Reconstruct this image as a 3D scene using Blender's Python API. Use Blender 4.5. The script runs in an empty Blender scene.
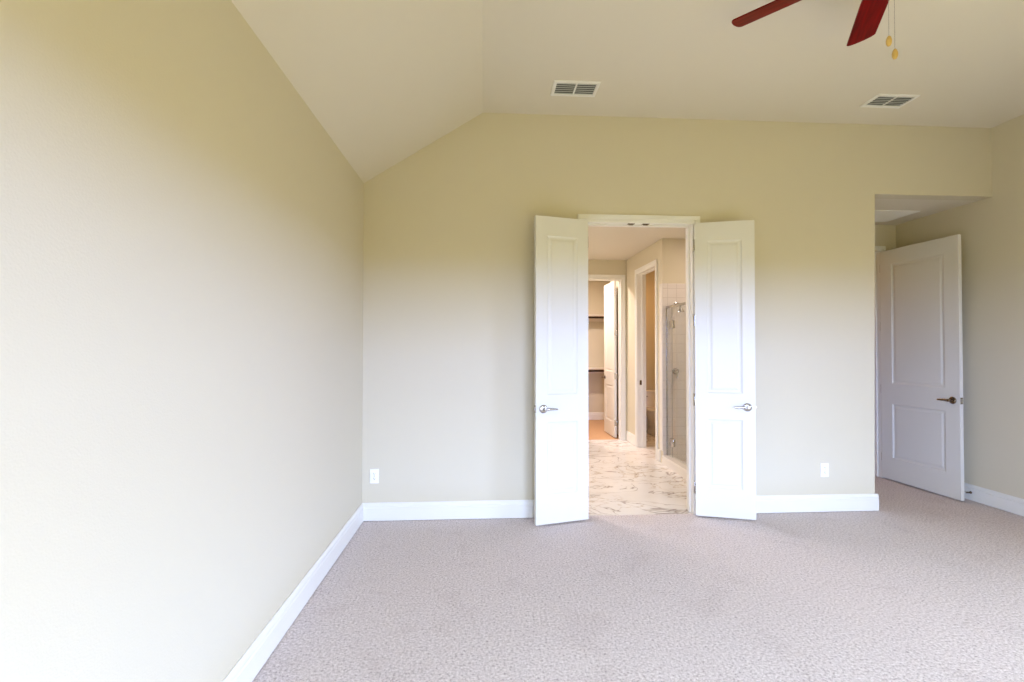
import bpy, bmesh, math, random
from mathutils import Vector, Matrix
random.seed(7)
PI = math.pi
S = bpy.context.scene
C = S.collection

# ------------------------------------------------------------------ camera
F_PX, YAW, PITCH, ROLL, CAM_H = 477.405, 0.0598, 0.0146, 0.0010, 1.400
cam_data = bpy.data.cameras.new('camera')
cam_data.sensor_fit = 'HORIZONTAL'
cam_data.sensor_width = 36.0
cam_data.lens = F_PX * 36.0 / 1024.0
cam_data.clip_start = 0.02
cam = bpy.data.objects.new('camera', cam_data)
C.objects.link(cam)
fwd = Vector((math.sin(YAW) * math.cos(PITCH), math.cos(YAW) * math.cos(PITCH), math.sin(PITCH)))
cam.matrix_world = (Matrix.Translation((0, 0, CAM_H)) @ fwd.to_track_quat('-Z', 'Y').to_matrix().to_4x4()
                    @ Matrix.Rotation(ROLL, 4, 'Z'))
S.camera = cam

# ------------------------------------------------------------------ view
S.view_settings.view_transform = 'Standard'
S.view_settings.look = 'None'
S.view_settings.gamma = 1.0
S.view_settings.use_curve_mapping = False
S.view_settings.exposure = 0.0
S.cycles.use_denoising = True
S.cycles.max_bounces = 14
S.cycles.diffuse_bounces = 8
S.cycles.sample_clamp_indirect = 6.0
S.cycles.caustics_reflective = False
S.cycles.caustics_refractive = False

# ------------------------------------------------------------------ daylight: pale sky above the horizon, sunlit lawn below it
# radiance by sin(elevation): lawn, treeline, bright hazy horizon, higher sky
SKY_STOPS = [(-0.03, (3.8, 3.1, 0.42)), (-0.01, (17.4, 22.5, 42.0)), (0.14, (17.4, 22.5, 42.0)), (0.18, (11.2, 13.2, 15.2))]
world = bpy.data.worlds.new('daylight')
S.world = world
world.use_nodes = True
wn, wl = world.node_tree.nodes, world.node_tree.links
wn.clear()
w_out = wn.new('ShaderNodeOutputWorld')
w_bg = wn.new('ShaderNodeBackground')
w_tc = wn.new('ShaderNodeTexCoord')
w_sep = wn.new('ShaderNodeSeparateXYZ')
w_ramp = wn.new('ShaderNodeValToRGB')
w_map = wn.new('ShaderNodeMapRange')
w_map.inputs['From Min'].default_value = -1.0
w_map.inputs['From Max'].default_value = 1.0
wl.new(w_tc.outputs['Generated'], w_sep.inputs[0])
wl.new(w_sep.outputs['Z'], w_map.inputs['Value'])
wl.new(w_map.outputs[0], w_ramp.inputs[0])
w_ramp.color_ramp.interpolation = 'LINEAR'
els = w_ramp.color_ramp.elements
while len(els) < len(SKY_STOPS):
    els.new(1.0)
for e_, (sz, sc) in zip(els, SKY_STOPS):
    e_.position = (sz + 1) / 2
    e_.color = tuple(sc) + (1,)
wl.new(w_ramp.outputs[0], w_bg.inputs['Color'])
w_bg.inputs['Strength'].default_value = 1.0
wl.new(w_bg.outputs[0], w_out.inputs['Surface'])

# room measures (metres)
XL, XR = -0.977, 4.489
YB, YR = 3.942, -0.40           # back wall face, rear wall face (behind the camera)
RIDGE_X, H_LOW, H_HIGH = -0.008, 2.743, 3.353
WT = 0.12                       # wall thickness
AX, AY = 3.381, 4.930           # entry alcove: left edge, end wall
DL, DR, DH = 0.850, 1.765, 2.452  # double doorway clear opening
BX = 2.18                       # bathroom right wall face
BFY = 7.16                      # bathroom far wall face
SHY = 5.70                      # shower end wall face
CLY = 9.20                      # closet back wall face
BLX = -0.60                     # bathroom left wall face
WCX, WCY = 3.30, 7.98           # toilet room right / far wall faces

# windows: (wall, from, to, sill, head)
WINDOWS = [('rear', -0.1, 0.7, 0.2, 2.10), ('rear', 1.1, 2.3, 0.2, 2.10), ('right', 0.45, 1.55, 0.2, 2.10)]
for wall_, p0, p1, z0, z1 in WINDOWS:
    ld = bpy.data.lights.new('window_portal', 'AREA')
    ld.shape = 'RECTANGLE'; ld.size = p1 - p0; ld.size_y = z1 - z0
    ld.cycles.is_portal = True
    lo = bpy.data.objects.new('window_portal', ld)
    if wall_ == 'rear':
        lo.location = ((p0 + p1) / 2, YR - WT + 0.01, (z0 + z1) / 2)
        lo.rotation_euler = (PI / 2, 0, 0)          # shines toward +Y
    else:
        lo.location = (XR + WT - 0.01, (p0 + p1) / 2, (z0 + z1) / 2)
        lo.rotation_euler = (PI / 2, 0, PI / 2)     # shines toward -X
    C.objects.link(lo)


def downlight(name, loc, power, color, size=0.16):
    """Recessed ceiling lamp shining straight down."""
    ld = bpy.data.lights.new(name, 'AREA')
    ld.shape = 'DISK'; ld.size = size
    ld.energy = power; ld.color = color; ld.spread = math.radians(180)
    lo = bpy.data.objects.new(name, ld)
    lo.location = loc
    C.objects.link(lo)


WARM = (1.0, 0.88, 0.87)
downlight('bathroom_lamp', (0.1, 5.3, 2.735), 26, WARM, 0.3)
downlight('bathroom_lamp', (0.1, 6.4, 2.735), 26, WARM, 0.3)
downlight('closet_lamp', (1.3, 7.75, 2.735), 52, (1.0, 0.80, 0.74))
downlight('toilet_room_lamp', (2.8, 6.9, 2.735), 11, (1.0, 0.55, 0.26))
downlight('hallway_lamp', (3.9, 6.1, 2.735), 7, (1.0, 0.55, 0.30))
downlight('shower_lamp', (2.75, 4.9, 2.735), 11, (1.0, 0.80, 0.72))


# ------------------------------------------------------------------ materials
def mat(name, col, rough=0.5, metal=0.0, spec=0.5):
    m = bpy.data.materials.new(name)
    m.use_nodes = True
    b = m.node_tree.nodes['Principled BSDF']
    b.inputs['Base Color'].default_value = tuple(col) + (1,)
    b.inputs['Roughness'].default_value = rough
    b.inputs['Metallic'].default_value = metal
    b.inputs['Specular IOR Level'].default_value = spec
    return m


def nodes(m):
    return m.node_tree.nodes, m.node_tree.links, m.node_tree.nodes['Principled BSDF']


def coords(m, scale=(1, 1, 1)):
    n, l, b = nodes(m)
    tc = n.new('ShaderNodeTexCoord')
    mp = n.new('ShaderNodeMapping')
    mp.inputs['Scale'].default_value = scale
    l.new(tc.outputs['Object'], mp.inputs['Vector'])
    return mp.outputs[0]


def noise(m, vec, scale, detail=3.0, rough=0.6, dist=0.0):
    n, l, b = nodes(m)
    t = n.new('ShaderNodeTexNoise')
    t.inputs['Scale'].default_value = scale
    t.inputs['Detail'].default_value = detail
    t.inputs['Roughness'].default_value = rough
    t.inputs['Distortion'].default_value = dist
    l.new(vec, t.inputs['Vector'])
    return t.outputs['Fac']


def ramp(m, fac, stops):
    n, l, b = nodes(m)
    r = n.new('ShaderNodeValToRGB')
    e = r.color_ramp.elements
    while len(e) < len(stops):
        e.new(0.5)
    for k, (p, c) in enumerate(stops):
        e[k].position = p
        e[k].color = tuple(c) + (1,) if len(c) == 3 else c
    l.new(fac, r.inputs[0])
    return r.outputs[0]


def mix(m, a, b_, fac, mode='MIX'):
    n, l, b = nodes(m)
    x = n.new('ShaderNodeMix')
    x.data_type = 'RGBA'; x.blend_type = mode
    for sock, v in ((x.inputs['Factor'], fac), (x.inputs['A'], a), (x.inputs['B'], b_)):
        if hasattr(v, 'is_output'):
            l.new(v, sock)
        elif isinstance(v, (int, float)):
            sock.default_value = v
        else:
            sock.default_value = tuple(v) + (1,)
    return x.outputs['Result']


def bump(m, height, strength, dist):
    n, l, b = nodes(m)
    x = n.new('ShaderNodeBump')
    x.inputs['Strength'].default_value = strength
    x.inputs['Distance'].default_value = dist
    l.new(height, x.inputs['Height'])
    l.new(x.outputs[0], b.inputs['Normal'])


def set_base(m, sock):
    n, l, b = nodes(m)
    l.new(sock, b.inputs['Base Color'])


def painted(name, col, bump_s=0.45, rough=0.75):
    m = mat(name, col, rough, spec=0.25)
    v = coords(m)
    bump(m, noise(m, v, 160, 2.0, 0.5), bump_s, 0.0015)
    return m


PAINT = (0.640, 0.592, 0.455)
M_wall = painted('wall_paint', PAINT)
M_ceil = painted('ceiling_paint', (0.70, 0.655, 0.55))
M_trim = mat('trim_paint', (0.79, 0.785, 0.74), 0.35, spec=0.4)
M_door = mat('door_paint', (0.72, 0.715, 0.665), 0.38, spec=0.4)
M_nickel = mat('satin_nickel', (0.50, 0.485, 0.45), 0.24, 1.0)
M_bronze = mat('aged_bronze', (0.23, 0.18, 0.13), 0.25, 1.0)
M_dark = mat('dark_slot', (0.03, 0.03, 0.03), 0.6)
M_plastic = mat('white_plastic', (0.88, 0.88, 0.88), 0.3)
M_vent = mat('vent_enamel', (0.80, 0.79, 0.75), 0.4)
M_louver = mat('vent_louver', (0.50, 0.52, 0.49), 0.5)
M_rod = mat('closet_rod_bronze', (0.045, 0.028, 0.022), 0.35, 0.6)
M_porcelain = mat('porcelain', (0.82, 0.80, 0.78), 0.12)
M_chrome = mat('chrome', (0.48, 0.47, 0.46), 0.16, 1.0)
M_rubber = mat('white_rubber', (0.75, 0.75, 0.73), 0.6)
M_ball = mat('maple_pull_ball', (0.62, 0.42, 0.12), 0.35)
M_curb = mat('cultured_marble', (0.78, 0.75, 0.71), 0.25)
M_motor = mat('fan_bronze', (0.10, 0.06, 0.045), 0.35, 0.8)
M_glassbowl = mat('frosted_glass', (0.85, 0.80, 0.70), 0.4)

# carpet: cut pile of mixed light fibres, brushed this way and that
M_carpet = mat('carpet', (0.45, 0.4, 0.37), 0.95, spec=0.05)
v = coords(M_carpet)
fine = noise(M_carpet, v, 190, 3.0, 0.75)
tuft = noise(M_carpet, v, 78, 3.0, 0.72)
broad = noise(M_carpet, v, 3.2, 4.0, 0.6, 0.8)
c1 = ramp(M_carpet, tuft, [(0.30, (0.37, 0.315, 0.325)), (0.43, (0.68, 0.615, 0.625)), (0.54, (0.80, 0.735, 0.745)), (0.68, (0.95, 0.895, 0.91))])
c2 = mix(M_carpet, c1, ramp(M_carpet, fine, [(0.32, (0.58, 0.56, 0.57)), (0.56, (1.0, 1.0, 1.0))]), 0.8, 'MULTIPLY')
c3 = mix(M_carpet, c2, ramp(M_carpet, broad, [(0.34, (0.88, 0.86, 0.86)), (0.46, (1.0, 1.0, 1.0))]), 0.45, 'MULTIPLY')
set_base(M_carpet, c3)
bump(M_carpet, tuft, 0.7, 0.010)

M_closet_carpet = mat('closet_carpet', (0.42, 0.27, 0.16), 0.95, spec=0.05)
v = coords(M_closet_carpet)
f2 = noise(M_closet_carpet, v, 120, 3.0, 0.7)
set_base(M_closet_carpet, ramp(M_closet_carpet, f2, [(0.3, (0.50, 0.30, 0.17)), (0.7, (0.74, 0.49, 0.30))]))
bump(M_closet_carpet, f2, 0.8, 0.006)

# polished porcelain floor tile with drifting grey and gold veins
M_marble = mat('veined_tile', (0.8, 0.77, 0.74), 0.22)
v = coords(M_marble, (1.0, 1.5, 1.0))
n, l, b = nodes(M_marble)


def veins(scale, dist, width, colour, seed, turn):
    mp = n.new('ShaderNodeMapping')
    mp.inputs['Location'].default_value = (seed, seed * 0.7, 0)
    mp.inputs['Rotation'].default_value = (0, 0, turn)
    l.new(v, mp.inputs['Vector'])
    t = noise(M_marble, mp.outputs[0], scale, 4.0, 0.5, dist)
    s = n.new('ShaderNodeMath'); s.operation = 'SUBTRACT'; s.inputs[1].default_value = 0.5
    l.new(t, s.inputs[0])
    a = n.new('ShaderNodeMath'); a.operation = 'ABSOLUTE'
    l.new(s.outputs[0], a.inputs[0])
    return ramp(M_marble, a.outputs[0], [(0.0, colour), (width * 0.35, tuple(0.4 + 0.6 * q for q in colour)), (width, (1, 1, 1))])


base = ramp(M_marble, noise(M_marble, v, 1.6, 4.0, 0.6), [(0.3, (0.80, 0.78, 0.77)), (0.6, (0.88, 0.865, 0.86))])
k1 = veins(1.3, 1.5, 0.015, (0.40, 0.35, 0.33), 3.1, 0.2)
k2 = veins(1.9, 1.9, 0.024, (0.60, 0.51, 0.40), 9.4, -0.25)
m1 = mix(M_marble, base, k1, ramp(M_marble, noise(M_marble, v, 1.5, 2.0), [(0.33, (0, 0, 0)), (0.45, (1, 1, 1))]), 'MULTIPLY')
m2 = mix(M_marble, m1, k2, ramp(M_marble, noise(M_marble, v, 1.1, 2.0), [(0.36, (0, 0, 0)), (0.50, (1, 1, 1))]), 'MULTIPLY')
set_base(M_marble, m2)

# glazed square wall tile
def tile_mat(name, axes):
    m = mat(name, (0.74, 0.70, 0.66), 0.18)
    n, l, b = nodes(m)
    tc = n.new('ShaderNodeTexCoord')
    sep = n.new('ShaderNodeSeparateXYZ'); com = n.new('ShaderNodeCombineXYZ')
    l.new(tc.outputs['Object'], sep.inputs[0])
    l.new(sep.outputs[axes[0]], com.inputs['X']); l.new(sep.outputs[axes[1]], com.inputs['Y'])
    br = n.new('ShaderNodeTexBrick')
    br.offset = 0.0
    br.inputs['Scale'].default_value = 1.0
    br.inputs['Brick Width'].default_value = 0.112
    br.inputs['Row Height'].default_value = 0.112
    br.inputs['Mortar Size'].default_value = 0.003
    br.inputs['Color1'].default_value = (0.72, 0.68, 0.64, 1)
    br.inputs['Color2'].default_value = (0.70, 0.66, 0.62, 1)
    br.inputs['Mortar'].default_value = (0.58, 0.54, 0.50, 1)
    l.new(com.outputs[0], br.inputs['Vector'])
    l.new(br.outputs['Color'], b.inputs['Base Color'])
    return m


M_tile_xz = tile_mat('wall_tile_end', ('X', 'Z'))
M_tile_yz = tile_mat('wall_tile_side', ('Y', 'Z'))

# cherry-stained fan blades
M_blade = mat('cherry_blade', (0.20, 0.005, 0.006), 0.32, spec=0.06)
v = coords(M_blade, (2.5, 30, 30))
g = noise(M_blade, v, 2.0, 4.0, 0.6, 0.4)
set_base(M_blade, ramp(M_blade, g, [(0.3, (0.07, 0.0006, 0.001)), (0.7, (0.22, 0.0012, 0.0025))]))

# clear shower glass
M_glass = bpy.data.materials.new('clear_glass')
M_glass.use_nodes = True
n, l = M_glass.node_tree.nodes, M_glass.node_tree.links
n.clear()
o_ = n.new('ShaderNodeOutputMaterial'); tr = n.new('ShaderNodeBsdfTransparent'); gl = n.new('ShaderNodeBsdfGlossy')
mx = n.new('ShaderNodeMixShader'); fr = n.new('ShaderNodeLayerWeight')
fr.inputs['Blend'].default_value = 0.05
tr.inputs['Color'].default_value = (0.955, 0.965, 0.96, 1)
gl.inputs['Roughness'].default_value = 0.02
l.new(fr.outputs['Facing'], mx.inputs[0]); l.new(tr.outputs[0], mx.inputs[1]); l.new(gl.outputs[0], mx.inputs[2])
l.new(mx.outputs[0], o_.inputs['Surface'])


# ------------------------------------------------------------------ mesh helpers
def box(bm, x0, x1, y0, y1, z0, z1, bev=0.0, seg=2):
    r = bmesh.ops.create_cube(bm, size=1.0)
    vs = r['verts']
    for w in vs:
        w.co = Vector(((x0 + x1) / 2 + w.co.x * (x1 - x0), (y0 + y1) / 2 + w.co.y * (y1 - y0), (z0 + z1) / 2 + w.co.z * (z1 - z0)))
    if bev > 0:
        es = list({e for w in vs for e in w.link_edges})
        bmesh.ops.bevel(bm, geom=es, offset=bev, segments=seg, affect='EDGES', profile=0.5)


def prism(bm, pts, axis, a, b_):
    """Extrude an outline (2-D points) along an axis from a to b_."""
    def P(p, t):
        if axis == 'Y': return (p[0], t, p[1])
        if axis == 'X': return (t, p[0], p[1])
        return (p[0], p[1], t)
    v0 = [bm.verts.new(P(p, a)) for p in pts]
    v1 = [bm.verts.new(P(p, b_)) for p in pts]
    bm.faces.new(v0); bm.faces.new(v1[::-1])
    k = len(pts)
    for i in range(k):
        bm.faces.new((v0[i], v0[(i + 1) % k], v1[(i + 1) % k], v1[i]))


def lathe(bm, prof, origin=(0, 0, 0), axis='Z', seg=24, sx=1.0, sy=1.0):
    """Revolve (radius, height) points about an axis."""
    rings = []
    for r, h_ in prof:
        ring = []
        for k in range(seg):
            a = 2 * PI * k / seg
            x, y = r * math.cos(a) * sx, r * math.sin(a) * sy
            p = {'Z': (x, y, h_), 'Y': (x, h_, y), 'X': (h_, x, y)}[axis]
            ring.append(bm.verts.new(Vector(p) + Vector(origin)))
        rings.append(ring)
    for A, B in zip(rings, rings[1:]):
        for k in range(seg):
            bm.faces.new((A[k], A[(k + 1) % seg], B[(k + 1) % seg], B[k]))
    bm.faces.new(rings[0]); bm.faces.new(rings[-1])


def loft(bm, rings):
    R = [[bm.verts.new(p) for p in ring] for ring in rings]
    k = len(R[0])
    for A, B in zip(R, R[1:]):
        for i in range(k):
            bm.faces.new((A[i], A[(i + 1) % k], B[(i + 1) % k], B[i]))
    bm.faces.new(R[0]); bm.faces.new(R[-1])


def tube(bm, pts, r, seg=10):
    pts = [Vector(p) for p in pts]
    rings = []
    up = Vector((0, 0, 1))
    for i, p in enumerate(pts):
        d = (pts[min(i + 1, len(pts) - 1)] - pts[max(i - 1, 0)]).normalized()
        a = d.cross(up if abs(d.z) < 0.95 else Vector((1, 0, 0))).normalized()
        c = d.cross(a)
        rr = r[i] if isinstance(r, (list, tuple)) else r
        rings.append([p + a * rr * math.cos(2 * PI * k / seg) + c * rr * math.sin(2 * PI * k / seg) for k in range(seg)])
    loft(bm, rings)


def obj(name, bm, m, parent=None, smooth=None, props=None):
    bmesh.ops.recalc_face_normals(bm, faces=bm.faces[:])
    me = bpy.data.meshes.new(name)
    bm.to_mesh(me); bm.free()
    for mm in (m if isinstance(m, (list, tuple)) else [m]):
        me.materials.append(mm)
    if smooth is not None:
        for p in me.polygons: p.use_smooth = True
        me.set_sharp_from_angle(angle=math.radians(smooth))
    o = bpy.data.objects.new(name, me)
    C.objects.link(o)
    if parent: o.parent = parent
    for k, val in (props or {}).items(): o[k] = val
    return o


def thing(name, label, cat, loc=(0, 0, 0), rotz=0.0, group=None, kind=None):
    o = bpy.data.objects.new(name, None)
    o.empty_display_size = 0.1
    C.objects.link(o)
    o.location = loc; o.rotation_euler = (0, 0, rotz)
    o['label'] = label; o['category'] = cat
    if group: o['group'] = group
    if kind: o['kind'] = kind
    return o


def struct(name, bm, m, label, cat, smooth=None):
    return obj(name, bm, m, None, smooth, {'kind': 'structure', 'label': label, 'category': cat})


def B(): return bmesh.new()


# ------------------------------------------------------------------ bedroom shell
bm = B()
prism(bm, [(XL - WT, YR - WT), (XR + WT, YR - WT), (XR + WT, AY + 0.06), (AX - WT, AY + 0.06), (AX - WT, YB + 0.02), (XL - WT, YB + 0.02)], 'Z', -0.06, 0.0)
struct('floor', bm, M_carpet, 'beige-grey cut pile carpet covering the whole bedroom', 'carpet')

bm = B()   # underside: slope on the left, flat beyond the ridge
t = 0.08
prism(bm, [(XL - WT, H_LOW - WT * 0.63), (XL, H_LOW), (RIDGE_X, H_HIGH), (XR, H_HIGH), (XR + WT, H_HIGH), (XR + WT, H_HIGH + t),
           (RIDGE_X - 0.04, H_HIGH + t), (XL - WT, H_LOW + t)], 'Y', YR - WT, YB + WT)
struct('ceiling', bm, M_ceil, 'beige bedroom ceiling, sloped on one side and flat beyond the ridge', 'ceiling')

bm = B()
prism(bm, [(XL, -0.02), (DL - 0.015, -0.02), (DL - 0.015, DH + 0.015), (DR + 0.015, DH + 0.015), (DR + 0.015, -0.02), (AX, -0.02), (AX, H_LOW),
           (XR, H_LOW), (XR, H_HIGH), (RIDGE_X, H_HIGH), (XL, H_LOW)], 'Y', YB, YB + WT)
es = [e for e in bm.edges if all(abs(w.co.x - AX) < 1e-4 for w in e.verts) and abs(e.verts[0].co.z - e.verts[1].co.z) > 1]
bmesh.ops.bevel(bm, geom=es, offset=0.018, segments=5, affect='EDGES', profile=0.5)
struct('wall_back', bm, M_wall, 'greige wall with the open double doorway and the alcove opening', 'wall')

bm = B(); box(bm, XL - WT, XL, YR - WT, YB + WT, -0.02, H_LOW)
struct('wall_left', bm, M_wall, 'long bare greige side wall under the sloped ceiling', 'wall')
def pierced(bm, which, lo, hi, q0, q1, top):
    """Wall slab with its window openings; lo..hi runs along the wall."""
    ws = [w for w in WINDOWS if w[0] == which]
    def bx(p0, p1, z0, z1):
        if which == 'rear': box(bm, p0, p1, q0, q1, z0, z1)
        else: box(bm, q0, q1, p0, p1, z0, z1)
    if not ws:
        bx(lo, hi, -0.02, top); return
    z0, z1 = ws[0][3], ws[0][4]
    bx(lo, hi, -0.02, z0); bx(lo, hi, z1, top)
    xs = [lo] + [q for w in ws for q in (w[1], w[2])] + [hi]
    for k in range(0, len(xs), 2): bx(xs[k], xs[k + 1], z0, z1)


bm = B(); pierced(bm, 'right', YR - WT, AY + WT, XR, XR + WT, H_HIGH)
struct('wall_right', bm, M_wall, 'greige side wall running into the entry alcove behind the open door', 'wall')
bm = B(); pierced(bm, 'rear', XL - WT, XR + WT, YR - WT, YR, H_HIGH)
struct('wall_rear', bm, M_wall, 'greige wall with the windows that light the bedroom', 'wall')
for i, (wall_, p0, p1, z0, z1) in enumerate(WINDOWS):
    f = 0.035
    def wbox(bm, a0, a1, d0, d1, h0, h1):
        """a along the wall, d out of the room from the wall face, h up."""
        if wall_ == 'rear': box(bm, a0, a1, YR - d1, YR - d0, h0, h1, 0.004)
        else: box(bm, XR + d0, XR + d1, a0, a1, h0, h1, 0.004)
    bm = B()
    wbox(bm, p0, p0 + f, 0.04, 0.09, z0, z1); wbox(bm, p1 - f, p1, 0.04, 0.09, z0, z1)
    wbox(bm, p0, p1, 0.041, 0.089, z0, z0 + f); wbox(bm, p0, p1, 0.041, 0.089, z1 - f, z1)
    wbox(bm, p0, p1, 0.042, 0.088, (z0 + z1) / 2 - 0.016, (z0 + z1) / 2 + 0.016)
    w = struct('window_%d' % (i + 1), bm, M_trim, 'white framed bedroom window, the %s of the windows' % ('first', 'second', 'third', 'fourth', 'fifth')[i], 'window')
    bm = B(); wbox(bm, p0 - 0.04, p1 + 0.04, -0.04, 0.02, z0 - 0.025, z0)
    obj('window_sill', bm, M_trim, w)

# entry alcove
bm = B(); box(bm, AX - WT, AX, YB + WT - 0.001, AY + WT, -0.02, H_LOW)
struct('wall_alcove', bm, M_wall, 'greige side wall of the entry alcove', 'wall')
bm = B(); box(bm, AX - WT, XR + WT, YB + WT - 0.001, AY + WT, H_LOW, H_LOW + 0.08)
struct('ceiling_alcove', bm, M_ceil, 'lower flat ceiling of the entry alcove', 'ceiling')
EL, ER, EH = 3.475, 4.297, 2.452      # entry door clear opening
bm = B()
prism(bm, [(AX, -0.02), (EL - 0.015, -0.02), (EL - 0.015, EH + 0.015), (ER + 0.015, EH + 0.015), (ER + 0.015, -0.02), (XR, -0.02), (XR, H_LOW), (AX, H_LOW)], 'Y', AY, AY + WT)
struct('wall_alcove_end', bm, M_wall, 'narrow greige end wall of the alcove above and beside the entry door', 'wall')

# hallway beyond the entry door
HY = 6.6
bm = B(); box(bm, 3.30, XR + 0.5, AY + 0.06, HY, -0.06, 0.0)
struct('floor_hallway', bm, M_carpet, 'carpet of the hallway beyond the entry door', 'carpet')
bm = B()
box(bm, 3.20, 3.30, AY + WT, HY + 0.1, -0.02, H_LOW)
box(bm, XR + 0.5, XR + 0.6, AY + WT, HY + 0.1, -0.02, H_LOW)
box(bm, 3.30, XR + 0.5, HY, HY + 0.1, -0.02, H_LOW)
box(bm, XR + WT, XR + 0.5, AY + 0.01, AY + WT, -0.02, H_LOW)
struct('wall_hallway', bm, M_wall, 'walls of the hallway beyond the entry door', 'wall')
bm = B(); box(bm, 3.20, XR + 0.6, AY + WT, HY + 0.1, H_LOW, H_LOW + 0.08)
struct('ceiling_hallway', bm, M_ceil, 'ceiling of the hallway beyond the entry door', 'ceiling')

# ------------------------------------------------------------------ bathroom, toilet room and closet shells
CR, CH = 2.085, 2.445                 # closet doorway: right edge, head
CL = CR - 0.62
WN, WF, WH = 5.925, 6.640, 2.445      # toilet room doorway along Y, head
bm = B(); box(bm, BLX - 0.1, BX + 0.06, YB + 0.02, BFY + 0.06, -0.06, 0.0)
struct('floor_bathroom', bm, M_marble, 'glossy white marble-look bathroom floor with grey and gold veins', 'tile floor')
bm = B(); box(bm, BX + 0.06, WCX + 0.1, SHY + 0.02, WCY + 0.1, -0.06, 0.0)
struct('floor_toilet_room', bm, M_marble, 'marble-look floor of the toilet room', 'tile floor')
bm = B(); prism(bm, [(0.3, BFY + 0.06), (BX + 0.02, BFY + 0.06), (BX + 0.02, WCY + 0.09), (WCX + 0.1, WCY + 0.09), (WCX + 0.1, CLY + 0.1), (0.3, CLY + 0.1)], 'Z', -0.06, 0.0)
struct('floor_closet', bm, M_closet_carpet, 'tan carpet in the walk-in closet', 'carpet')

bm = B(); box(bm, BLX - 0.1, WCX + 0.1, YB + WT, CLY + 0.1, H_LOW, H_LOW + 0.08)
struct('ceiling_bathroom', bm, M_ceil, 'beige ceiling over the bathroom, shower and closet', 'ceiling')
bm = B(); box(bm, BLX - 0.1, BLX, YB + WT, BFY + WT, -0.02, H_LOW)
struct('wall_bathroom_left', bm, M_wall, 'beige side wall of the bathroom behind the open left door leaf', 'wall')
bm = B()
prism(bm, [(BLX, -0.02), (CL - 0.015, -0.02), (CL - 0.015, CH + 0.015), (CR + 0.015, CH + 0.015), (CR + 0.015, -0.02), (BX, -0.02), (BX, H_LOW), (BLX, H_LOW)], 'Y', BFY, BFY + WT)
struct('wall_bathroom_far', bm, M_wall, 'beige far bathroom wall around the closet doorway', 'wall')
bm = B()
prism(bm, [(SHY, -0.02), (WN - 0.015, -0.02), (WN - 0.015, WH + 0.015), (WF + 0.015, WH + 0.015), (WF + 0.015, -0.02), (WCY + 0.1, -0.02), (WCY + 0.1, H_LOW), (SHY, H_LOW)], 'X', BX, BX + WT)
struct('wall_bathroom_right', bm, M_wall, 'beige bathroom wall with the toilet room doorway', 'wall')
bm = B(); box(bm, 0.2, 0.3, BFY + WT, CLY + 0.1, -0.02, H_LOW); box(bm, 0.3, WCX, CLY, CLY + 0.1, -0.02, H_LOW); box(bm, WCX, WCX + 0.1, WCY + 0.1, CLY + 0.1, -0.02, H_LOW)
struct('wall_closet', bm, M_wall, 'pinkish beige back wall of the walk-in closet', 'wall')
bm = B(); box(bm, BX + WT, WCX, WCY, WCY + 0.1, -0.02, H_LOW); box(bm, WCX, WCX + 0.1, YB + WT, WCY + 0.1, -0.02, H_LOW)
struct('wall_toilet_room', bm, M_wall, 'dim tan wall behind the toilet', 'wall')
bm = B(); box(bm, BX + WT, WCX, SHY, SHY + 0.10, -0.02, H_LOW)
struct('wall_shower_end', bm, M_wall, 'painted wall above the shower tile', 'wall')
bm = B(); box(bm, BX + 0.001, WCX, SHY - 0.012, SHY - 0.0005, 0.03, 2.19, 0.003)
struct('wall_shower_tile', bm, M_tile_xz, 'square beige glazed tile on the shower end wall', 'tile wall')
bm = B(); box(bm, WCX - 0.012, WCX - 0.0005, YB + WT, SHY - 0.012, 0.03, 2.19, 0.003)
struct('wall_shower_tile_side', bm, M_tile_yz, 'square beige glazed tile on the long shower wall', 'tile wall')
bm = B(); box(bm, BX - 0.010, BX - 0.0005, SHY - 0.012, SHY + 0.075, 0.15, 2.19, 0.004)
struct('trim_shower_edge', bm, M_curb, 'pale bullnose tile strip on the wall edge beside the shower', 'tile trim')
bm = B(); box(bm, BX - 0.02, BX + 0.11, YB + WT, SHY - 0.012, -0.01, 0.10, 0.008)
struct('shower_curb', bm, M_curb, 'low pale curb under the shower glass', 'curb')
bm = B(); box(bm, BX + 0.11, WCX, YB + WT, SHY, -0.04, 0.03)
struct('floor_shower', bm, M_tile_xz, 'tiled shower floor behind the curb', 'tile floor')


# ------------------------------------------------------------------ baseboards
BB_H, BB_T = 0.148, 0.016
BB = [(0, 0.006), (BB_T, 0.006), (BB_T, 0.104), (BB_T - 0.004, 0.110), (BB_T - 0.004, 0.116), (BB_T - 0.002, 0.122),
      (BB_T - 0.003, 0.132), (BB_T - 0.008, 0.142), (BB_T - 0.010, BB_H), (0, BB_H)]


def base_run(bm, side, at, a, b_):
    """Baseboard along a wall; side is the direction it sticks out."""
    if side == '-Y': prism(bm, [(at - d, z) for d, z in BB], 'X', a, b_)
    if side == '+X': prism(bm, [(at + d, z) for d, z in BB], 'Y', a, b_)
    if side == '-X': prism(bm, [(at - d, z) for d, z in BB], 'Y', a, b_)
    if side == '+Y': prism(bm, [(at + d, z) for d, z in BB], 'X', a, b_)


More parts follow.
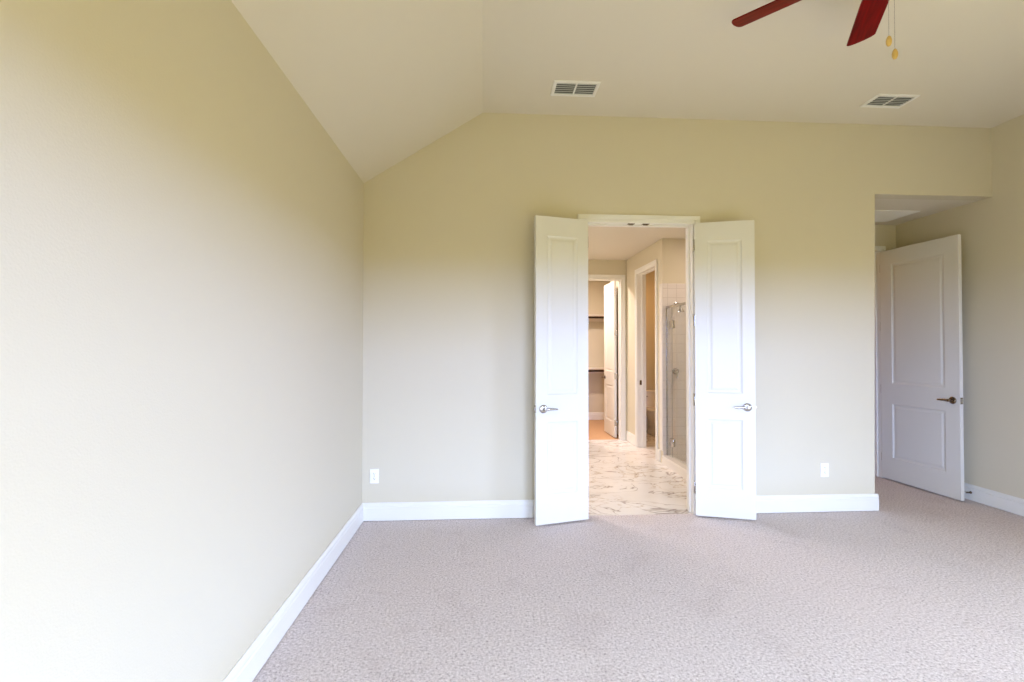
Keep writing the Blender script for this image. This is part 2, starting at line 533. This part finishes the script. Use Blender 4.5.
bm = B()
base_run(bm, '-Y', YB, XL, 0.786)
base_run(bm, '-Y', YB, 1.830, AX + BB_T - 0.0008)
base_run(bm, '+X', AX, YB - 0.0005, AY)
struct('baseboard_back', bm, M_trim, 'white baseboard along the wall with the double doors', 'baseboard')
bm = B(); base_run(bm, '+X', XL, YR, YB)
struct('baseboard_left', bm, M_trim, 'white baseboard along the long bare side wall', 'baseboard')
bm = B(); base_run(bm, '-X', XR, YR, AY); base_run(bm, '-Y', AY, 4.356, XR)
struct('baseboard_right', bm, M_trim, 'white baseboard behind the open entry door', 'baseboard')
bm = B(); base_run(bm, '+Y', YR, XL, XR)
struct('baseboard_rear', bm, M_trim, 'white baseboard under the windows', 'baseboard')
bm = B()
base_run(bm, '-X', BX, WF + 0.075, BFY); base_run(bm, '-X', BX, SHY + 0.075, WN - 0.075)
base_run(bm, '-Y', BFY, BLX, CL - 0.085); base_run(bm, '+X', BLX, YB + WT, BFY)
struct('baseboard_bathroom', bm, M_trim, 'white baseboard in the bathroom beside the toilet room doorway', 'baseboard')
bm = B(); base_run(bm, '-Y', CLY, 0.3, WCX); base_run(bm, '-X', BX, BFY + WT, WCY + 0.1)
struct('baseboard_closet', bm, M_trim, 'pale baseboard on the closet back wall', 'baseboard')


# ------------------------------------------------------------------ door frames
def casing(bm, axis, a, b_, head, face, out, w=0.066):
    """Stepped casing round an opening from a to b_ (leg edges) on a wall face; out = +1/-1 side it stands on."""
    def bx(p0, p1, t, z0, z1):
        q = sorted((face, face + out * t))
        if axis == 'X': box(bm, p0, p1, q[0], q[1], z0, z1, 0.003)
        else: box(bm, q[0], q[1], p0, p1, z0, z1, 0.003)
    s = w * 0.42
    for t, lo, hi in ((0.012, 0.001, s), (0.020, s, w)):
        bx(a - hi, a - lo, t, 0.002, head + lo); bx(b_ + lo, b_ + hi, t, 0.002, head + lo)
        bx(a - hi, b_ + hi, t, head + lo, head + hi)


def jamb(bm, axis, a, b_, head, f0, f1, stop0, stop1):
    def bx(p0, p1, q0, q1, z0, z1):
        if axis == 'X': box(bm, p0, p1, q0, q1, z0, z1, 0.0015)
        else: box(bm, q0, q1, p0, p1, z0, z1, 0.0015)
    bx(a - 0.0149, a, f0, f1, 0.002, head); bx(b_, b_ + 0.0149, f0, f1, 0.002, head)
    bx(a - 0.0149, b_ + 0.0149, f0, f1, head, head + 0.0149)
    bx(a - 0.001, a + 0.011, stop0, stop1, 0.002, head - 0.011); bx(b_ - 0.011, b_ + 0.001, stop0, stop1, 0.002, head - 0.011)
    bx(a - 0.001, b_ + 0.001, stop0, stop1, head - 0.011, head + 0.001)


bm = B()
casing(bm, 'X', DL, DR, DH, YB, -1)
casing(bm, 'X', DL, DR, DH, YB + WT, 1)
jamb(bm, 'X', DL, DR, DH, YB - 0.001, YB + WT + 0.001, YB + 0.045, YB + 0.085)
tr1 = struct('trim_1', bm, M_trim, 'white casing and jamb around the open double doorway', 'door frame')
for xc in (1.245, 1.372):
    bm = B()
    box(bm, xc - 0.030, xc + 0.030, YB + 0.004, YB + 0.036, DH - 0.003, DH + 0.0005, 0.001)
    box(bm, xc - 0.020, xc + 0.020, YB + 0.010, YB + 0.030, DH - 0.010, DH - 0.002, 0.003)
    obj('strike_plate', bm, M_bronze, tr1, props={'label': 'dark ball catch plate in the head jamb'})

bm = B()
casing(bm, 'X', EL, ER, EH, AY, -1, 0.058)
jamb(bm, 'X', EL, ER, EH, AY - 0.001, AY + WT + 0.001, AY + 0.045, AY + 0.085)
struct('trim_2', bm, M_trim, 'white casing and jamb of the entry doorway in the alcove', 'door frame')

bm = B()
casing(bm, 'Y', WN, WF, WH, BX, -1, 0.07)
jamb(bm, 'Y', WN, WF, WH, BX - 0.001, BX + WT + 0.001, BX + 0.06, BX + 0.085)
tr3 = struct('trim_3', bm, M_trim, 'white casing and jamb of the toilet room doorway', 'door frame')
bm = B(); box(bm, BX + 0.028, BX + 0.056, WF - 0.003, WF + 0.0005, 0.88, 0.945, 0.001)
obj('strike_plate', bm, M_bronze, tr3, props={'label': 'dark strike plate in the far jamb'})

bm = B()
casing(bm, 'X', CL, CR, CH, BFY, -1, 0.071)
jamb(bm, 'X', CL, CR, CH, BFY - 0.001, BFY + WT + 0.001, BFY + 0.035, BFY + 0.075)
struct('trim_4', bm, M_trim, 'white casing and jamb of the closet doorway at the far end of the bathroom', 'door frame')


# ------------------------------------------------------------------ doors
def panel_face(bm, w, H, y, s, panels):
    """One moulded door face at depth y; s = direction into the leaf."""
    def V(x, z, d): return bm.verts.new((x, y + s * d, z))
    def quad(x0, x1, z0, z1): bm.faces.new((V(x0, z0, 0), V(x1, z0, 0), V(x1, z1, 0), V(x0, z1, 0)))
    x0, x1 = panels[0][0], panels[0][1]
    quad(0, x0, 0, H); quad(x1, w, 0, H)
    zs = [0] + [q for p in panels for q in (p[2], p[3])] + [H]
    for k in range(0, len(zs), 2): quad(x0, x1, zs[k], zs[k + 1])
    prof = [(0, 0), (0.003, 0.0015), (0.006, 0.005), (0.012, 0.0085), (0.019, 0.0095), (0.026, 0.0095), (0.034, 0.007), (0.040, 0.0045), (0.046, 0.004)]
    for (a, b_, c, d) in panels:
        rings = [[V(a + o, c + o, dd), V(b_ - o, c + o, dd), V(b_ - o, d - o, dd), V(a + o, d - o, dd)] for o, dd in prof]
        for P, Q in zip(rings, rings[1:]):
            for i in range(4): bm.faces.new((P[i], P[(i + 1) % 4], Q[(i + 1) % 4], Q[i]))
        bm.faces.new(rings[-1])


def lever_handle(parent, x, z, y, out, toward, m, name='handle', lever_len=0.105):
    """Round rose on the door face at (x, y, z); lever runs toward +/-x; out = direction off the face."""
    bm = B()
    prof = [(0.0, 0.0), (0.033, 0.0), (0.034, 0.003), (0.032, 0.008), (0.024, 0.011), (0.012, 0.013), (0.011, 0.040), (0.013, 0.046), (0.013, 0.056), (0.010, 0.061), (0.0005, 0.062)]
    lathe(bm, [(r, out * hh) for r, hh in prof], (x, y, z), 'Y', 28)
    h_ = obj(name, bm, m, parent, 50)
    bm = B()
    rings = []
    for t, hz, hy in ((0.0, 0.010, 0.0075), (0.15, 0.0105, 0.007), (0.4, 0.009, 0.006), (0.75, 0.0075, 0.005), (0.95, 0.0070, 0.0045), (1.0, 0.0045, 0.003)):
        cx = x + toward * t * lever_len
        cy = y + out * (0.052 - 0.006 * math.sin(t * PI) + (0.0 if t < 0.9 else -0.003))
        cz = z + 0.002 * math.sin(t * PI) - 0.001 * t
        rings.append([(cx, cy + hy * math.cos(2 * PI * k / 12), cz + hz * math.sin(2 * PI * k / 12)) for k in range(12)])
    loft(bm, rings)
    obj('lever', bm, m, h_, 50)
    return h_


def door(name, label, w, hinge, free, s, hw_mat, H=2.430, z0=0.015, stile=0.095, latch=False, hinges=(0.22, 0.95, 1.62, 2.25), lever_z=0.905, hinge_y=None):
    ang = math.atan2(free[1] - hinge[1], free[0] - hinge[0])
    t = thing(name, label, 'door', (hinge[0], hinge[1], z0), ang, None, 'structure')
    T = 0.035
    x0, x1 = stile, w - stile
    panels = [(x0, x1, 0.228, 0.800), (x0, x1, 1.012, H - 0.152)]
    bm = B()
    panel_face(bm, w, H, 0.0, s, panels)
    panel_face(bm, w, H, s * T, -s, panels)
    for (a, b_) in (((0, 0), (w, 0)), ((w, 0), (w, H)), ((w, H), (0, H)), ((0, H), (0, 0))):
        bm.faces.new([bm.verts.new((p[0], yy, p[1])) for p, yy in ((a, 0), (b_, 0), (b_, s * T), (a, s * T))])
    bmesh.ops.remove_doubles(bm, verts=bm.verts[:], dist=1e-5)
    obj('slab', bm, M_door, t)
    lever_handle(t, w - 0.062, lever_z, 0.0, -s, -1, hw_mat)
    lever_handle(t, w - 0.062, lever_z, s * T, s, -1, hw_mat)
    for z in hinges:
        bm = B()
        yb = s * T + s * 0.006
        lathe(bm, [(0.0, z - 0.052), (0.004, z - 0.052), (0.0065, z - 0.048), (0.0065, z + 0.048), (0.004, z + 0.052), (0.0, z + 0.053)], (-0.004, yb, 0), 'Z', 12)
        box(bm, -0.002, 0.0005, min(0, s * T), max(0, s * T), z - 0.045, z + 0.045)
        obj('hinge', bm, M_nickel, t, 40)
    bm = B()
    yc = s * T / 2
    box(bm, w - 0.0005, w + 0.0015, yc - 0.0125, yc + 0.0125, lever_z - 0.030, lever_z + 0.030, 0.0005)
    box(bm, w + 0.001, w + 0.009, yc - 0.007, yc + 0.007, lever_z - 0.010, lever_z + 0.010, 0.002)
    lp = obj('latch_plate', bm, M_nickel, t)
    for dz in (-0.021, 0.021):
        bm = B(); lathe(bm, [(0.0, w + 0.0012), (0.0055, w + 0.0012), (0.005, w + 0.0022), (0.0, w + 0.0022)], (0, yc, lever_z + dz), 'X', 10)
        obj('screw', bm, M_bronze, lp)
    return t


door('door_1', 'narrow white two-panel door leaf standing open on the outlet-side of the double doorway, left leaf', 0.4555, (0.852, 3.842), (0.412, 3.7255), -1, M_nickel)
door('door_2', 'narrow white two-panel door leaf folded back beside the shower side of the double doorway, right leaf', 0.4590, (1.760, 3.877), (2.201, 3.745), 1, M_nickel)
door('door_3', 'wide white two-panel entry door standing open into the alcove beside the side wall', 0.8150, (4.292, 4.922), (4.337, 4.109), 1, M_bronze, stile=0.132)
door('door_4', 'white two-panel closet door seen through the bathroom, opened into the closet', 0.605, (2.027, 7.300), (2.022, 7.905), -1, M_bronze, stile=0.108)

# ------------------------------------------------------------------ outlets
def outlet(label, x, z):
    t = thing('wall_outlet', label, 'outlet', (x, YB, z), 0, 'duplex outlets on the double-door wall')
    bm = B(); box(bm, -0.036, 0.036, -0.006, 0.0, -0.058, 0.058, 0.003, 3)
    obj('cover_plate', bm, M_plastic, t, 40)
    for dz in (-0.0195, 0.0195):
        bm = B()
        lathe(bm, [(0.0, -0.0055), (0.017, -0.0055), (0.017, -0.0072), (0.016, -0.008), (0.0, -0.008)], (0, 0, dz), 'Y', 20, 1.0, 0.86)
        so = obj('socket', bm, M_plastic, t, 40)
        bm = B()
        box(bm, -0.0075, -0.0050, -0.0085, -0.0075, dz - 0.001, dz + 0.008)
        box(bm, 0.0050, 0.0075, -0.0085, -0.0075, dz - 0.001, dz + 0.008)
        lathe(bm, [(0.0, -0.0085), (0.0028, -0.0085), (0.0028, -0.0075), (0.0, -0.0075)], (0, 0, dz - 0.008), 'Y', 10)
        obj('slot', bm, M_dark, so)
    bm = B(); lathe(bm, [(0.0, -0.0072), (0.003, -0.0072), (0.0035, -0.0055), (0.0, -0.0055)], (0, 0, 0), 'Y', 10)
    obj('screw', bm, M_nickel, t)


outlet('white duplex outlet low on the wall near the corner with the long bare wall', -0.879, 0.362)
outlet('white duplex outlet low on the wall between the double doors and the alcove', 2.921, 0.357)


# ------------------------------------------------------------------ ceiling registers
def register(name, label, x0, x1, y0, y1, z, banks, slats, group=None, flange=0.026, fill=0.44, louver_mat=None, lean=1):
    louver_mat = louver_mat or M_louver
    t = thing(name, label, 'air vent', ((x0 + x1) / 2, (y0 + y1) / 2, z), 0, group)
    a, b_ = (x1 - x0) / 2, (y1 - y0) / 2
    bm = B()
    def ring(o, d): return [(-a + o, -b_ + o, d), (a - o, -b_ + o, d), (a - o, b_ - o, d), (-a + o, b_ - o, d)]
    R = [[bm.verts.new(p) for p in ring(o, d)] for o, d in ((0, -0.0002), (0.001, -0.004), (0.004, -0.008), (flange - 0.003, -0.009), (flange, -0.007), (flange, -0.0002))]
    for P, Q in zip(R, R[1:] + R[:1]):
        for i in range(4): bm.faces.new((P[i], P[(i + 1) % 4], Q[(i + 1) % 4], Q[i]))
    iw = 2 * (a - flange)
    for k in range(1, banks):
        xc = -a + flange + iw * k / banks
        box(bm, xc - 0.006, xc + 0.006, -b_ + flange + 0.0002, b_ - flange - 0.0002, -0.0088, -0.001, 0.002)
    obj('flange', bm, M_vent, t)
    bm = B(); box(bm, -a + flange * 0.8, a - flange * 0.8, -b_ + flange * 0.8, b_ - flange * 0.8, -0.0008, -0.0003)  # thin near-black sheet: shade of the duct painted behind the slats
    obj('duct_shade_sheet', bm, M_dark, t, props={'label': 'dark sheet standing in for the unlit duct behind the louvers'})
    bm = B()
    d = 2 * (b_ - flange) / slats
    for k in range(slats):
        yc = -b_ + flange + d * (k + 0.5)
        hw = d * fill
        prism(bm, [(yc + lean * hw, -0.0020), (yc + lean * (hw - 0.0012), -0.0014), (yc - lean * hw, -0.0068), (yc - lean * (hw - 0.0012), -0.0074)], 'X', -a + flange + 0.0005, a - flange - 0.0005)
    obj('louvers', bm, louver_mat, t)


register('ceiling_vent', 'white two-bank ceiling register above the double doors, near the ceiling ridge', 0.510, 0.859, 3.425, 3.634, H_HIGH, 2, 6, 'ceiling supply registers')
register('ceiling_vent', 'white two-bank ceiling register beyond the fan, above the entry alcove opening', 3.025, 3.361, 3.455, 3.653, H_HIGH, 2, 6, 'ceiling supply registers')
register('return_air_grille', 'large white return air grille on the low alcove ceiling', 3.660, 4.256, 4.392, 4.790, H_LOW, 1, 22, None, 0.022, 0.45, M_vent, -1)

# ------------------------------------------------------------------ spring door stop on the baseboard
t = thing('door_stop', 'small dark spring door stop on the baseboard behind the entry door', 'door stop', (XR - BB_T, 4.146, 0.077))
bm = B(); lathe(bm, [(0.0, 0.0), (0.012, 0.0), (0.012, -0.004), (0.006, -0.008), (0.0, -0.008)], (0, 0, 0), 'X', 14)
obj('base_plate', bm, M_bronze, t, 40)
bm = B()
tube(bm, [(-0.006 - 0.052 * k / 96, 0.0055 * math.cos(k * 2 * PI / 8), 0.0055 * math.sin(k * 2 * PI / 8)) for k in range(97)], 0.0016, 6)
obj('spring', bm, M_bronze, t, 60)
bm = B(); lathe(bm, [(0.0, -0.056), (0.007, -0.056), (0.008, -0.060), (0.007, -0.070), (0.0, -0.072)], (0, 0, 0), 'X', 14)
obj('tip', bm, M_rubber, t, 40)

# ------------------------------------------------------------------ ceiling fan
FX, FY, FZ, FPHI, FTILT, FR, FHW = 1.787, 1.960, 3.129, 1.058, -0.241, 0.660, 0.068
fan = thing('ceiling_fan', 'five-blade ceiling fan with glossy cherry-red blades and pull chains', 'ceiling fan', (FX, FY, FZ))
bm = B(); lathe(bm, [(0.0, 0.2235), (0.065, 0.2235), (0.068, 0.215), (0.055, 0.175), (0.025, 0.155), (0.014, 0.15), (0.0, 0.15)], seg=32)
obj('canopy', bm, M_motor, fan, 40)
bm = B(); lathe(bm, [(0.0, 0.06), (0.0125, 0.06), (0.0125, 0.17), (0.0, 0.17)], seg=16)
obj('downrod', bm, M_motor, fan, 40)
bm = B(); lathe(bm, [(0.0, 0.075), (0.03, 0.075), (0.085, 0.06), (0.105, 0.035), (0.107, 0.0), (0.095, -0.03), (0.06, -0.045), (0.0, -0.045)], seg=36)
obj('motor_housing', bm, M_motor, fan, 40)
bm = B(); lathe(bm, [(0.0, -0.044), (0.055, -0.044), (0.058, -0.06), (0.055, -0.095), (0.045, -0.11), (0.02, -0.116), (0.0, -0.117)], seg=28)
obj('switch_housing', bm, M_motor, fan, 40)
for k in range(5):
    a = FPHI + 2 * PI * k / 5
    bl = B()
    # outline along local x (out) and y (width): straight sides, shallow curved tip, rounded root
    hw = FHW
    top = []
    n_t = 9
    out = [(0.185, -hw * 0.72), (0.20, -hw * 0.85), (0.24, -hw * 0.97), (0.30, -hw)]
    out += [(FR - 0.010, -hw), (FR - 0.002, -hw + 0.006)]
    for q in range(1, n_t):
        yy = -hw + 0.006 + (2 * hw - 0.012) * q / n_t
        out.append((FR + 0.010 * (1 - (yy / hw) ** 2), yy))
    out += [(FR - 0.002, hw - 0.006), (FR - 0.010, hw), (0.30, hw), (0.24, hw * 0.97), (0.20, hw * 0.85), (0.185, hw * 0.72)]
    prism(bl, out, 'Z', -0.003, 0.003)
    o = obj('blade', bl, M_blade, fan)
    o.rotation_euler = (FTILT, 0, 0)
    o.matrix_local = Matrix.Rotation(a, 4, 'Z') @ Matrix.Rotation(FTILT, 4, 'X')
    ir = B()
    prism(ir, [(0.085, -0.016), (0.15, -0.014), (0.18, -0.035), (0.235, -0.040), (0.255, -0.02), (0.262, 0.0), (0.255, 0.02), (0.235, 0.040), (0.18, 0.035), (0.15, 0.014), (0.085, 0.016)], 'Z', 0.0032, 0.008)
    ii = obj('blade_iron', ir, M_motor, fan)
    ii.matrix_local = Matrix.Rotation(a, 4, 'Z') @ Matrix.Rotation(FTILT, 4, 'X')
for cx, cy, zb in ((-0.025, 0.0, -0.385), (0.002, 0.0, -0.441)):
    bm = B()
    top_z = -0.112
    nb = int((top_z - (zb + 0.02)) / 0.0042)
    for q in range(nb):
        z = top_z - q * 0.0042
        lathe(bm, [(0.0, z + 0.0014), (0.0012, z + 0.0007), (0.0012, z - 0.0007), (0.0, z - 0.0014)], (cx, cy, 0), 'Z', 5)
    tube(bm, [(cx, cy, top_z), (cx, cy, zb)], 0.0004, 4)
    ch = obj('pull_chain', bm, M_nickel, fan)
    bm = B(); lathe(bm, [(0.0, zb + 0.018), (0.004, zb + 0.017), (0.0085, zb + 0.010), (0.0115, zb - 0.003), (0.0105, zb - 0.016), (0.006, zb - 0.026), (0.0, zb - 0.028)], (cx, cy, 0), 'Z', 18)
    obj('pull_knob', bm, M_ball, ch, 60, {'label': 'egg-shaped yellow wooden pull knob'})

# ------------------------------------------------------------------ closet shelves with hanging rods
M_shelf = mat('shelf_paint', (0.74, 0.68, 0.60), 0.5)
for label, z in (('upper pale closet shelf with a dark hanging rod', 1.977), ('lower pale closet shelf with a dark hanging rod, below the other', 0.967)):
    t = thing('closet_shelf', label, 'closet shelf', (1.25, CLY, z), 0, 'closet shelves with rods')
    bm = B(); box(bm, -0.95, 2.04, -0.32, 0.0, 0.032, 0.052, 0.002)
    obj('shelf_board', bm, M_shelf, t)
    bm = B(); lathe(bm, [(0.0, -0.945), (0.0165, -0.945), (0.0165, 2.04), (0.0, 2.04)], (0, -0.28, 0), 'X', 16)
    obj('rod', bm, M_rod, t, 40, {'label': 'dark bronze hanging rod'})
    bm = B(); box(bm, -0.95, 2.04, -0.02, 0.0, -0.06, 0.032, 0.002)
    obj('cleat', bm, M_shelf, t)
    for x in (-0.6, 0.1, 1.4):
        bm = B()
        prism(bm, [(-0.02, -0.16), (-0.02, 0.032), (-0.29, 0.032), (-0.29, 0.018), (-0.05, -0.01), (-0.034, -0.16)], 'X', x - 0.006, x + 0.006)
        obj('bracket', bm, M_rod, t)

# ------------------------------------------------------------------ toilet
TX, TY = 2.815, WCY - 0.01
t = thing('toilet', 'white toilet half hidden behind the toilet room doorway', 'toilet', (TX, TY, 0))
def oval(cx, cy, rx, ry, z, k=28, sq=2.3):
    pts = []
    for i in range(k):
        a = 2 * PI * i / k
        c_, s_ = math.cos(a), math.sin(a)
        pts.append((cx + rx * math.copysign(abs(c_) ** (2 / sq), c_), cy + ry * math.copysign(abs(s_) ** (2 / sq), s_), z))
    return pts
bm = B()
loft(bm, [oval(0, -0.36, 0.115, 0.25, 0.002, sq=3), oval(0, -0.36, 0.115, 0.25, 0.04, sq=3), oval(0, -0.36, 0.095, 0.22, 0.10), oval(0, -0.38, 0.11, 0.235, 0.20), oval(0, -0.42, 0.165, 0.275, 0.30),
          oval(0, -0.435, 0.183, 0.285, 0.365), oval(0, -0.435, 0.185, 0.288, 0.385), oval(0, -0.435, 0.14, 0.235, 0.386), oval(0, -0.435, 0.12, 0.21, 0.34), oval(0, -0.43, 0.06, 0.1, 0.26)])
obj('bowl', bm, M_porcelain, t, 60)
bm = B()
loft(bm, [oval(0, -0.105, 0.205, 0.085, 0.33, sq=6), oval(0, -0.105, 0.225, 0.095, 0.45, sq=6), oval(0, -0.105, 0.235, 0.098, 0.655, sq=6), oval(0, -0.105, 0.235, 0.098, 0.66, sq=6)])
tk = obj('tank', bm, M_porcelain, t, 50)
bm = B()
loft(bm, [oval(0, -0.105, 0.240, 0.102, 0.660, sq=7), oval(0, -0.105, 0.247, 0.106, 0.668, sq=7), oval(0, -0.105, 0.247, 0.106, 0.690, sq=7), oval(0, -0.105, 0.238, 0.100, 0.698, sq=7)])
obj('tank_lid', bm, M_porcelain, t, 50)
bm = B()
tube(bm, [(-0.17, -0.204, 0.61), (-0.17, -0.222, 0.61)], 0.012, 12); tube(bm, [(-0.17, -0.220, 0.61), (-0.10, -0.224, 0.603)], 0.006, 10)
obj('flush_lever', bm, M_chrome, tk, 50)
bm = B()
loft(bm, [oval(0, -0.44, 0.186, 0.285, 0.3865), oval(0, -0.44, 0.19, 0.29, 0.394), oval(0, -0.44, 0.188, 0.288, 0.402), oval(0, -0.44, 0.182, 0.282, 0.404)])
obj('seat', bm, M_porcelain, t, 60)
bm = B()
loft(bm, [oval(0, -0.44, 0.184, 0.284, 0.4045), oval(0, -0.44, 0.188, 0.288, 0.412), oval(0, -0.44, 0.18, 0.278, 0.422), oval(0, -0.44, 0.12, 0.2, 0.427)])
obj('seat_lid', bm, M_porcelain, t, 60)

# ------------------------------------------------------------------ shower: glass screen, head and valve
GX = BX + 0.045
t = thing('shower_screen', 'clear glass shower door with chrome header rail and hinges', 'shower screen', (GX, SHY - 0.012, 0.10))
bm = B(); box(bm, -0.004, 0.004, -0.165, -0.002, 0.004, 1.78, 0.001)
obj('fixed_pane', bm, M_glass, t)
bm = B(); box(bm, -0.004, 0.004, -0.90, -0.172, 0.012, 1.78, 0.001)
dp = obj('door_pane', bm, M_glass, t)
bm = B(); box(bm, -0.010, 0.010, -1.60, 0.0, 1.780, 1.808, 0.003)
obj('header_rail', bm, M_chrome, t)
bm = B(); box(bm, -0.006, 0.006, -0.008, 0.0, 0.002, 1.78, 0.001)
obj('wall_channel', bm, M_chrome, t)
bm = B(); box(bm, -0.003, 0.003, -0.173, -0.164, 0.012, 1.78)
obj('pane_seal', bm, mat('grey_seal', (0.30, 0.30, 0.29), 0.4), t)
for z in (0.19, 1.58):
    bm = B(); box(bm, -0.014, 0.014, -0.225, -0.115, z - 0.045, z + 0.045, 0.004); lathe(bm, [(0.0, z - 0.05), (0.010, z - 0.05), (0.010, z + 0.05), (0.0, z + 0.05)], (0, -0.168, 0), 'Z', 12)
    obj('hinge', bm, M_chrome, t, 40)
bm = B(); box(bm, -0.004, 0.004, -1.60, -0.908, 0.004, 1.78, 0.001)
obj('fixed_pane', bm, M_glass, t)

t = thing('shower_sprayer', 'small shower head on its arm high on the tiled shower wall', 'shower head', (2.345, SHY - 0.012, 1.93))
bm = B(); tube(bm, [(0, 0, 0), (0, -0.05, 0.012), (0, -0.10, 0.0), (0, -0.135, -0.035)], 0.009, 12)
obj('arm', bm, M_nickel, t, 60)
bm = B(); lathe(bm, [(0.0, 0.0), (0.03, 0.0), (0.03, -0.004), (0.014, -0.010), (0.0, -0.010)], (0, 0, 0), 'Y', 18)
obj('flange', bm, M_nickel, t, 40)
bm = B(); lathe(bm, [(0.0, 0.02), (0.013, 0.02), (0.016, 0.0), (0.036, -0.035), (0.037, -0.045), (0.0, -0.045)], (0, -0.14, -0.055), 'Z', 20)
obj('spray_face', bm, M_nickel, t, 40)
t = thing('shower_valve', 'round shower valve with lever on the tiled wall behind glass', 'shower valve', (2.335, SHY - 0.012, 1.12))
bm = B(); lathe(bm, [(0.0, 0.0), (0.040, 0.0), (0.038, -0.006), (0.03, -0.012), (0.022, -0.045), (0.0, -0.048)], (0, 0, 0), 'Y', 28)
obj('escutcheon', bm, M_nickel, t, 40)
bm = B(); tube(bm, [(0, -0.04, 0.0), (0.0, -0.05, -0.04), (0.0, -0.05, -0.08)], [0.010, 0.008, 0.006], 10)
obj('lever', bm, M_nickel, t, 60)
